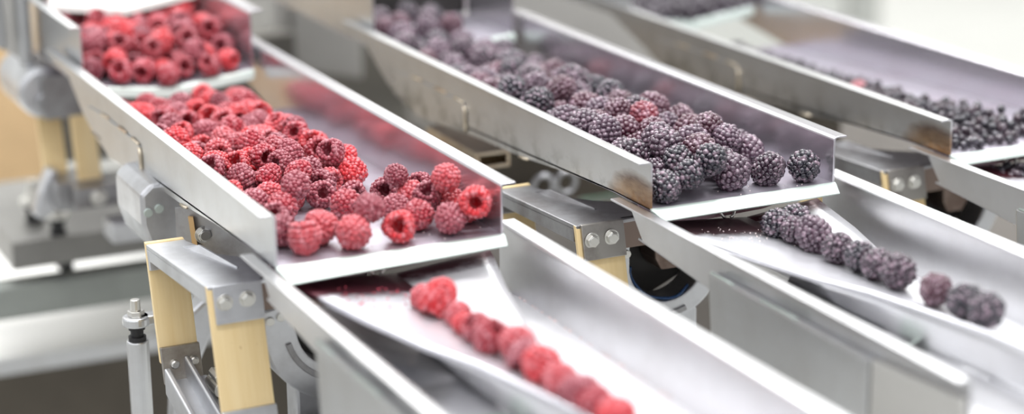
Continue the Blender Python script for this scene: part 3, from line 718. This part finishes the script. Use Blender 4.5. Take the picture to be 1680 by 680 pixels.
def on_left(n, loc):
    out = []
    for _ in range(n):
        f = rng.random(); y = -.006-.05*rng.random(); x = .03+.05*f; out.append((loc[0]+x, loc[1]+y, loc[2]-.0168-(x-.03)/.056*.0065+.0013))
    return out
crumbs('fruit_crumbs', 'red fruit crumbs at the head of the left funnel below the lip', on_left(50, la), M['crumb'], (.0003, .0010))
crumbs('fruit_crumbs', 'pale fruit crumbs at the head of the right-hand funnel below the lip', on_left(60, lb), M['ice'], (.0002, .0006))

# ------------------------------------------------------------------ machine parts around and behind
def prism_thing(name, label, cat, pts, vec, mat, bevel=.001, group=None):
    bm = bm_(); prism(bm, pts, vec); return tag(obj(name, bm, mat, None, bevel=bevel), label, cat, group)
# steel side plate with bolt under the left middle tray
r = thing('mounting_plate', 'dark grey mounting plate with a bolt under the raspberry tray', 'plate', (0, .14, 0))
bm = bm_(); prism(bm, [(-.0060, .055, -.0125), (.060, .0, -.003), (.060, .0, -.070), (-.0060, .055, -.070)], (.001, .003, 0)); obj('plate', bm, M['alud'], r)
hexbolt('hex_bolt', r, (.0095, .0420, -.0300), .0050, .0045)
bm = bm_(); prism(bm, [(.0010, .0475, -.0170), (.0040, .0455, -.0170), (.0060, .0440, -.0420), (.0030, .0460, -.0420)], (-.001, -.003, 0)); obj('leaf_end', bm, M['fibre_edge'], r)
# rounded magnet cover behind it
r = thing('magnet_cover', 'light grey faceted magnet cover with two oval bolts, left of the raspberry tray', 'machine cover', (.015, .25, -.004))
bm = bm_(); prism(bm, [(-.022, 0, -.0050), (.012, 0, -.0050), (.030, 0, -.030), (.030, 0, -.066), (-.012, 0, -.066), (-.025, 0, -.052), (-.030, 0, -.035), (-.030, 0, -.012)], (0, .07, 0))
obj('cover', bm, M['alu'], r, bevel=.003)
for x, z in ((-.0255, -.0255), (-.0172, -.0235)):
    bm = bm_(); cyl(bm, (x, .0005, z), (x, -.0018, z), .0033, 20); obj('bolt_head', bm, M['lip'], r, bevel=.0005)
# upstream drive: two blurred yellow leaves, grey top block, round motor
r = thing('leaf_spring_drive', 'blurred leaf spring drive with yellow leaves below the upper left tray', 'machine drive', (0, .6, 0))
bm = bm_(); box(bm, (-.002, .0, -.040), (.055, .03, .000)); obj('top_block', bm, M['alud'], r, bevel=.002)
for x0, y0 in ((.0195, .0), (-.002, .035)):
    bm = bm_(); prism(bm, [(x0, y0, -.038), (x0, y0+.006, -.038), (x0, y0-.010, -.095), (x0, y0-.016, -.095)], (.021, 0, 0)); obj('leaf_spring', bm, M['fibre'], r, bevel=.0005)
bm = bm_(); box(bm, (-.002, -.02, -.118), (.048, .03, -.093)); obj('lower_block', bm, M['alud'], r, bevel=.002)
bm = bm_(); prism(bm, [(-.018, 0, -.125), (-.012, 0, -.105), (-.002, 0, -.085), (.006, 0, -.085), (.006, 0, -.120), (-.010, 0, -.130)], (0, .02, 0)); obj('cast_arm', bm, M['alu'], r, bevel=.003)
r = thing('round_motor', 'blurred round grey motor at the far left behind the trays', 'motor', (.002, .64, -.018))
bm = bm_(); cyl(bm, (0, -.03, 0), (0, .06, 0), .023, 28); obj('motor_body', bm, M['alu'], r, bevel=.004)
bm = bm_(); cyl(bm, (0, -.036, -.008), (0, -.03, -.008), .010, 20); obj('end_cap', bm, M['alud'], r, bevel=.002)
r = thing('steel_guard', 'blurred ribbed steel guard plate at the top left corner', 'guard', (0, .62, 0))
bm = bm_(); prism(bm, [(-.065, .02, .040), (-.020, .02, .014), (.000, .02, .0), (.000, .02, .11), (-.065, .02, .11)], (0, .004, 0)); obj('plate', bm, M['housing'], r)
for x, z in ((-.052, .034), (-.030, .022), (-.008, .004)):
    bm = bm_(); cyl(bm, (x, .014, z), (x, .014, .11), .006, 16); obj('rib', bm, M['wall'], r)
# block with clamps between yellow leaves and cover
r = thing('clamp_block', 'blurred grey clamp bar with bolts above the base plate at left', 'clamp', (.03, .56, -.10))
bm = bm_(); box(bm, (-.020, 0, -.012), (.11, .02, .006)); obj('bar', bm, M['alud'], r, bevel=.002)
for x in (.0, .03, .05, .075): hexbolt('hex_bolt', r, (x, -.0005, -.003), .006, .006)
r = thing('clamp_block', 'blurred pale cross bar beneath the raspberry tray at left', 'clamp', (.03, .52, -.125))
bm = bm_(); box(bm, (.0, 0, -.010), (.10, .03, .008)); obj('bar', bm, M['alu'], r, bevel=.002)
# base plate block
r = thing('base_plate', 'thick taupe steel base plate at left with rubber mounts on it', 'base plate', (-.0311, .6454, -.16))
bm = bm_(); box(bm, (0, 0, -.026), (.30, .21, 0)); obj('block', bm, M['base'], r, bevel=.001)
for x in (.045, .24):
    bm = bm_(); box(bm, (x, .01, -.036), (x+.012, .19, -.026)); obj('foot_pad', bm, M['rubber'], r)
def mount(loc, label, s=1):
    r = thing('rubber_mount', label, 'vibration mount', loc, 'rubber mounts with bolts')
    bm = bm_(); cyl(bm, (0, 0, 0), (0, 0, .004*s), .0075*s, 20); cyl(bm, (0, 0, .004*s), (0, 0, .012*s), .006*s, 20); cyl(bm, (0, 0, .012*s), (0, 0, .016*s), .0075*s, 20); obj('rubber_bushing', bm, M['rubber'], r)
    bm = bm_(); cyl(bm, (0, 0, .016*s), (0, 0, .020*s), .011*s, 24); obj('washer', bm, M['bolt'], r, bevel=.0005)
    bm = bm_(); cyl(bm, (0, 0, .020*s), (0, 0, .028*s), .0055*s, 6); cyl(bm, (0, 0, .028*s), (0, 0, .036*s), .0035*s, 12); obj('nut', bm, M['bolt'], r, bevel=.0005)
    return r
mount((.004, .705, -.16), 'blurred black rubber mount with a bolt at the far left of the base plate', 1.1)
mount((.014, .655, -.16), 'black rubber mount with a bolt at the front of the base plate', 1.0)
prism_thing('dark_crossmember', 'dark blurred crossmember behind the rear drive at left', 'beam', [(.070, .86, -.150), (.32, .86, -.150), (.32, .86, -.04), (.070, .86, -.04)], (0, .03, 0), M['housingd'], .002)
prism_thing('grey_panel', 'blurred grey panel behind the upper left leaf springs', 'panel', [(.115, 1.02, -.20), (.20, 1.02, -.20), (.20, 1.02, .02), (.125, 1.02, .02), (.115, 1.02, -.02)], (0, .01, 0), M['housing'], .002)
# rail, belt, frame
prism_thing('steel_rail', 'grey green steel rail running below the base plate', 'rail', [(-.30, .645, -.201), (.30, .645, -.201), (.30, .645, -.212), (.30, .640, -.231), (-.30, .640, -.229)], (0, .03, 0), M['rail'], .002)
r = thing('conveyor_belt', 'white conveyor belt with a grey edge at lower left', 'conveyor', (-.4, .735, -.30))
bm = bm_(); box(bm, (0, 0, -.006), (.75, .50, 0)); obj('belt', bm, M['belt'], r)
bm = bm_(); box(bm, (0, -.004, -.016), (.75, 0, -.001)); obj('edge_strip', bm, M['wall'], r)
bm = bm_(); box(bm, (0, .0, -.12), (.75, .45, -.017)); obj('side_frame', bm, M['brown'], r)
# post with rubber mount and clamp bar
r = thing('support_post', 'silver round post with a black rubber bushing beside the left drive', 'post', (-.0368, .2, -.1060))
bm = bm_(); cyl(bm, (0, 0, -.20), (0, 0, 0), .0078, 32); obj('post', bm, M['wall'], r, bevel=.001)
bm = bm_(); cyl(bm, (.0, 0, .0), (0, 0, .003), .0062, 24); cyl(bm, (0, 0, .003), (0, 0, .008), .0045, 24); cyl(bm, (0, 0, .008), (0, 0, .011), .0058, 24); obj('rubber_bushing', bm, M['rubber'], r)
bm = bm_(); cyl(bm, (0, 0, .011), (0, 0, .018), .0098, 28); box(bm, (0, -.006, .011), (.040, .006, .018)); obj('clamp_bar', bm, M['wall'], r, bevel=.0015)
bm = bm_(); cyl(bm, (0, 0, .018), (0, 0, .022), .006, 6); cyl(bm, (0, 0, .022), (0, 0, .030), .0035, 14); obj('nut', bm, M['bolt'], r, bevel=.0004)
bm = bm_(); cyl(bm, (.018, 0, .018), (.018, 0, .024), .006, 6); obj('nut', bm, M['bolt'], r, bevel=.0004)
prism_thing('curved_bracket', 'blurred grey bracket behind the rear yellow leaf', 'bracket', [(.004, .24, -.115), (.030, .24, -.095), (.040, .24, -.105), (.018, .24, -.150), (.016, .24, -.20), (-.004, .24, -.20)], (0, .02, 0), M['alu'], .003)
# big cast bracket below front of left lane
r = thing('cast_bracket', 'grey cast bracket with a shaft below the left magnet housing', 'bracket', (.05, .0, -.125))
bm = bm_(); prism(bm, [(-.030, .02, -.006), (.030, .02, -.002), (.030, .02, -.030), (-.034, .02, -.030)], (0, .04, 0)); obj('bracket', bm, M['alud'], r, bevel=.002)
bm = bm_(); cyl(bm, (-.040, .03, .0), (.06, .03, .001), .005, 20); obj('shaft', bm, M['alu'], r)
# under the blackberry tray
r = thing('square_tube', 'open end of a tan square tube under the blackberry tray', 'tube', (.271, .30, -.032))
bm = bm_()
for lo, hi in (((0, 0, -.014), (.030, .10, -.011)), ((0, 0, -.003), (.030, .10, 0)), ((0, 0, -.011), (.003, .10, -.003)), ((.027, 0, -.011), (.030, .10, -.003))): box(bm, lo, hi)
obj('tube_wall', bm, M['weld'], r, bevel=.0005)
for k, (x, z) in enumerate(((.3790, -.0985), (.4010, -.0975))):
    bm = bm_(); tube(bm, [(x+.0095*math.cos(t), .40, z+.0095*math.sin(t)) for t in [2*PI*i/24 for i in range(24)]], .0028, 10, True)
    tag(obj('pipe_ring', bm, M['alu'], None, smooth=True), ['left', 'right'][k]+' one of two blurred grey rings behind the middle drive', 'ring', 'grey rings behind the middle drive')
prism_thing('green_block', 'blurred pale green block behind the middle drive', 'block', [(.470, .50, -.15), (.505, .50, -.15), (.505, .50, -.125), (.480, .50, -.120)], (0, .03, 0), plain('pale_green', (.35, .55, .42), .6), .002)
prism_thing('round_pipe', 'grey pipe lying low behind the middle drive', 'pipe', [(.30, .055, -.135), (.375, .055, -.125), (.375, .055, -.137), (.30, .055, -.147)], (0, .010, 0), M['alu'], .003)
# frame deck and housings behind lanes
prism_thing('machine_deck', 'dark brown machine deck beneath the middle and right lanes', 'machine frame', [(.24, .18, -.21), (1.1, .18, -.21), (1.1, 1.1, -.21), (.24, 1.1, -.21)], (0, 0, -.02), M['deck'], .001)
prism_thing('cross_beam', 'dark cross beam under the middle lane tray', 'beam', [(.215, .42, -.060), (.70, .42, -.060), (.70, .42, -.12), (.215, .42, -.12)], (0, .03, 0), M['brown'], .001)
r = thing('machine_housing', 'blurred pale grey steel housing between the left and middle lanes at top', 'machine housing', (.31, .9, -.09))
bm = bm_(); prism(bm, [(.022, 0, .0), (.10, 0, -.018), (.10, 0, .30), (.022, 0, .30)], (0, .12, 0)); obj('front_panel', bm, M['housing'], r, bevel=.003)
bm = bm_(); prism(bm, [(.0, .0, .01), (.018, .0, .002), (.018, 0, .30), (.0, 0, .30)], (0, .10, 0)); obj('front_panel', bm, M['housing'], r, bevel=.003)
r = thing('machine_housing', 'blurred grey housing column left of the pale housing at top', 'machine housing', (.22, 1.0, -.10))
bm = bm_(); box(bm, (.0, 0, .0), (.075, .1, .3)); obj('front_panel', bm, M['housing'], r, bevel=.003)
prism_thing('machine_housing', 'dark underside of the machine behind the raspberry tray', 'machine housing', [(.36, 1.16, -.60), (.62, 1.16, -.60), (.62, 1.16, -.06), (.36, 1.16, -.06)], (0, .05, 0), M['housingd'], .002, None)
prism_thing('machine_housing', 'blurred grey housing behind the head of the blackberry tray', 'machine housing', [(.52, .95, -.205), (.80, .95, -.205), (.80, .95, .12), (.52, .95, .12)], (0, .10, 0), M['housing'], .003)
# thin rods at the head of the blackberry tray
for k, (x, y, z0) in enumerate(((.3600, .5150, .036),)):
    bm = bm_(); cyl(bm, (x, y, z0), (x, y, .16), .0016, 14); bmesh.ops.create_icosphere(bm, subdivisions=2, radius=.0026, matrix=Matrix.Translation((x, y, z0)))
    tag(obj('level_probe', bm, M['bolt'], None, smooth=True), 'thin steel level probe hanging over the topmost blackberries', 'probe')
prism_thing('cardboard_box', 'tan cardboard box blurred at the far left', 'box', [(-.35, 1.45, -.60), (.186, 1.45, -.60), (.200, 1.45, -.200), (.165, 1.45, -.115), (-.35, 1.45, -.115)], (0, .4, 0), M['card'], .004)
prism_thing('work_table', 'blurred grey green table in front of the cardboard box', 'table', [(-.40, 1.25, -.34), (.28, 1.25, -.34), (.28, 1.25, -.50), (-.40, 1.25, -.50)], (0, .2, 0), plain('grey_green_table', (.30, .31, .27), .5), .004)

# ------------------------------------------------------------------ room
def room(name, lo, hi, mat):
    bm = bm_(); box(bm, lo, hi); return struct(obj(name, bm, mat))
room('floor', (-4, -3, -.95), (6, 5.0, -.9), M['floorm'])
room('wall_back', (-4, 5.0, -.9), (6.0, 5.1, 3.0), M['cream'])
room('wall_right', (6.0, -3, -.9), (6.1, 5.1, 3.0), M['cream'])
bm = bm_(); box(bm, (1.30, 2.2, -.9), (1.925, 2.5, 3.0)); o = struct(obj('trim_1', bm, M['pillar']))
bm = bm_(); box(bm, (1.930, 2.19, -.9), (1.998, 2.5, 3.0)); o = struct(obj('trim_2', bm, plain('pillar_edge', (.42, .43, .40), .6)))

# ------------------------------------------------------------------ light
w = bpy.data.worlds.new('World'); scene.world = w; w.use_nodes = True; nt = w.node_tree
bg = nt.nodes['Background']
tc = N(nt, 'ShaderNodeTexCoord'); sp = N(nt, 'ShaderNodeSeparateXYZ'); nt.links.new(tc.outputs['Generated'], sp.inputs[0])
mr = N(nt, 'ShaderNodeMapRange'); mr.inputs[1].default_value = -1; mr.inputs[2].default_value = 1
nt.links.new(sp.outputs[2], mr.inputs[0])
rp = ramp(nt, mr.outputs[0], [(0, (.07, .068, .066)), (.48, (.14, .138, .135)), (.55, (.50, .50, .505)), (.64, (.98, .99, 1.02)), (1, (1.02, 1.03, 1.07))])
nt.links.new(rp.outputs[0], bg.inputs[0]); bg.inputs[1].default_value = 1.0
def area(name, loc, size, power, target, col=(1, 1, 1)):
    l = bpy.data.lights.new(name, 'AREA'); l.shape = 'RECTANGLE'; l.size, l.size_y = size; l.energy = power; l.color = col
    o = bpy.data.objects.new(name, l); COL.objects.link(o); o.location = loc
    o.rotation_euler = (Vector(target)-Vector(loc)).to_track_quat('-Z', 'Y').to_euler(); return o
area('overhead_lamp', (.6, 1.0, 2.0), (2.0, .25), 34, (.3, .2, 0))
area('overhead_lamp', (.2, -.6, 2.0), (2.0, .25), 20, (.2, 0, 0))
area('overhead_lamp', (3.2, 3.4, 2.6), (2.5, .5), 85, (3, 4.6, 0))  # unseen lamp added to brighten the back wall
area('overhead_lamp', (1.2, 2.6, 2.2), (2.5, .35), 30, (.9, 1.4, 0))

# ------------------------------------------------------------------ camera
cam = bpy.data.cameras.new('camera'); co = bpy.data.objects.new('camera', cam); COL.objects.link(co)
Mx = [[0.903083654700104, -0.4293679168156862, -0.009116173696318746], [-0.12892813254228777, -0.25080286420578346, -0.9594141232780207], [0.4096552810017982, 0.8676065440714081, -0.28185357090483154]]
C = (-0.3888627014115287, -1.1633817588841298, 0.39503744147545383)
m = Matrix(((Mx[0][0], -Mx[1][0], -Mx[2][0], C[0]), (Mx[0][1], -Mx[1][1], -Mx[2][1], C[1]), (Mx[0][2], -Mx[1][2], -Mx[2][2], C[2]), (0, 0, 0, 1)))
co.matrix_world = m
cam.sensor_width = 36; cam.lens = 3431.45/1680*36; cam.clip_start = .02; cam.clip_end = 60
cam.dof.use_dof = True; cam.dof.focus_distance = 1.43; cam.dof.aperture_fstop = 2.6
scene.camera = co
scene.view_settings.view_transform = 'Standard'; scene.view_settings.look = 'None'; scene.view_settings.gamma = 1
scene.view_settings.use_curve_mapping = False; scene.view_settings.exposure = .56
print('COUNTS', len(itemsA), len(itemsU), len(itemsB), len(small), len(lowo), len(stuffV))
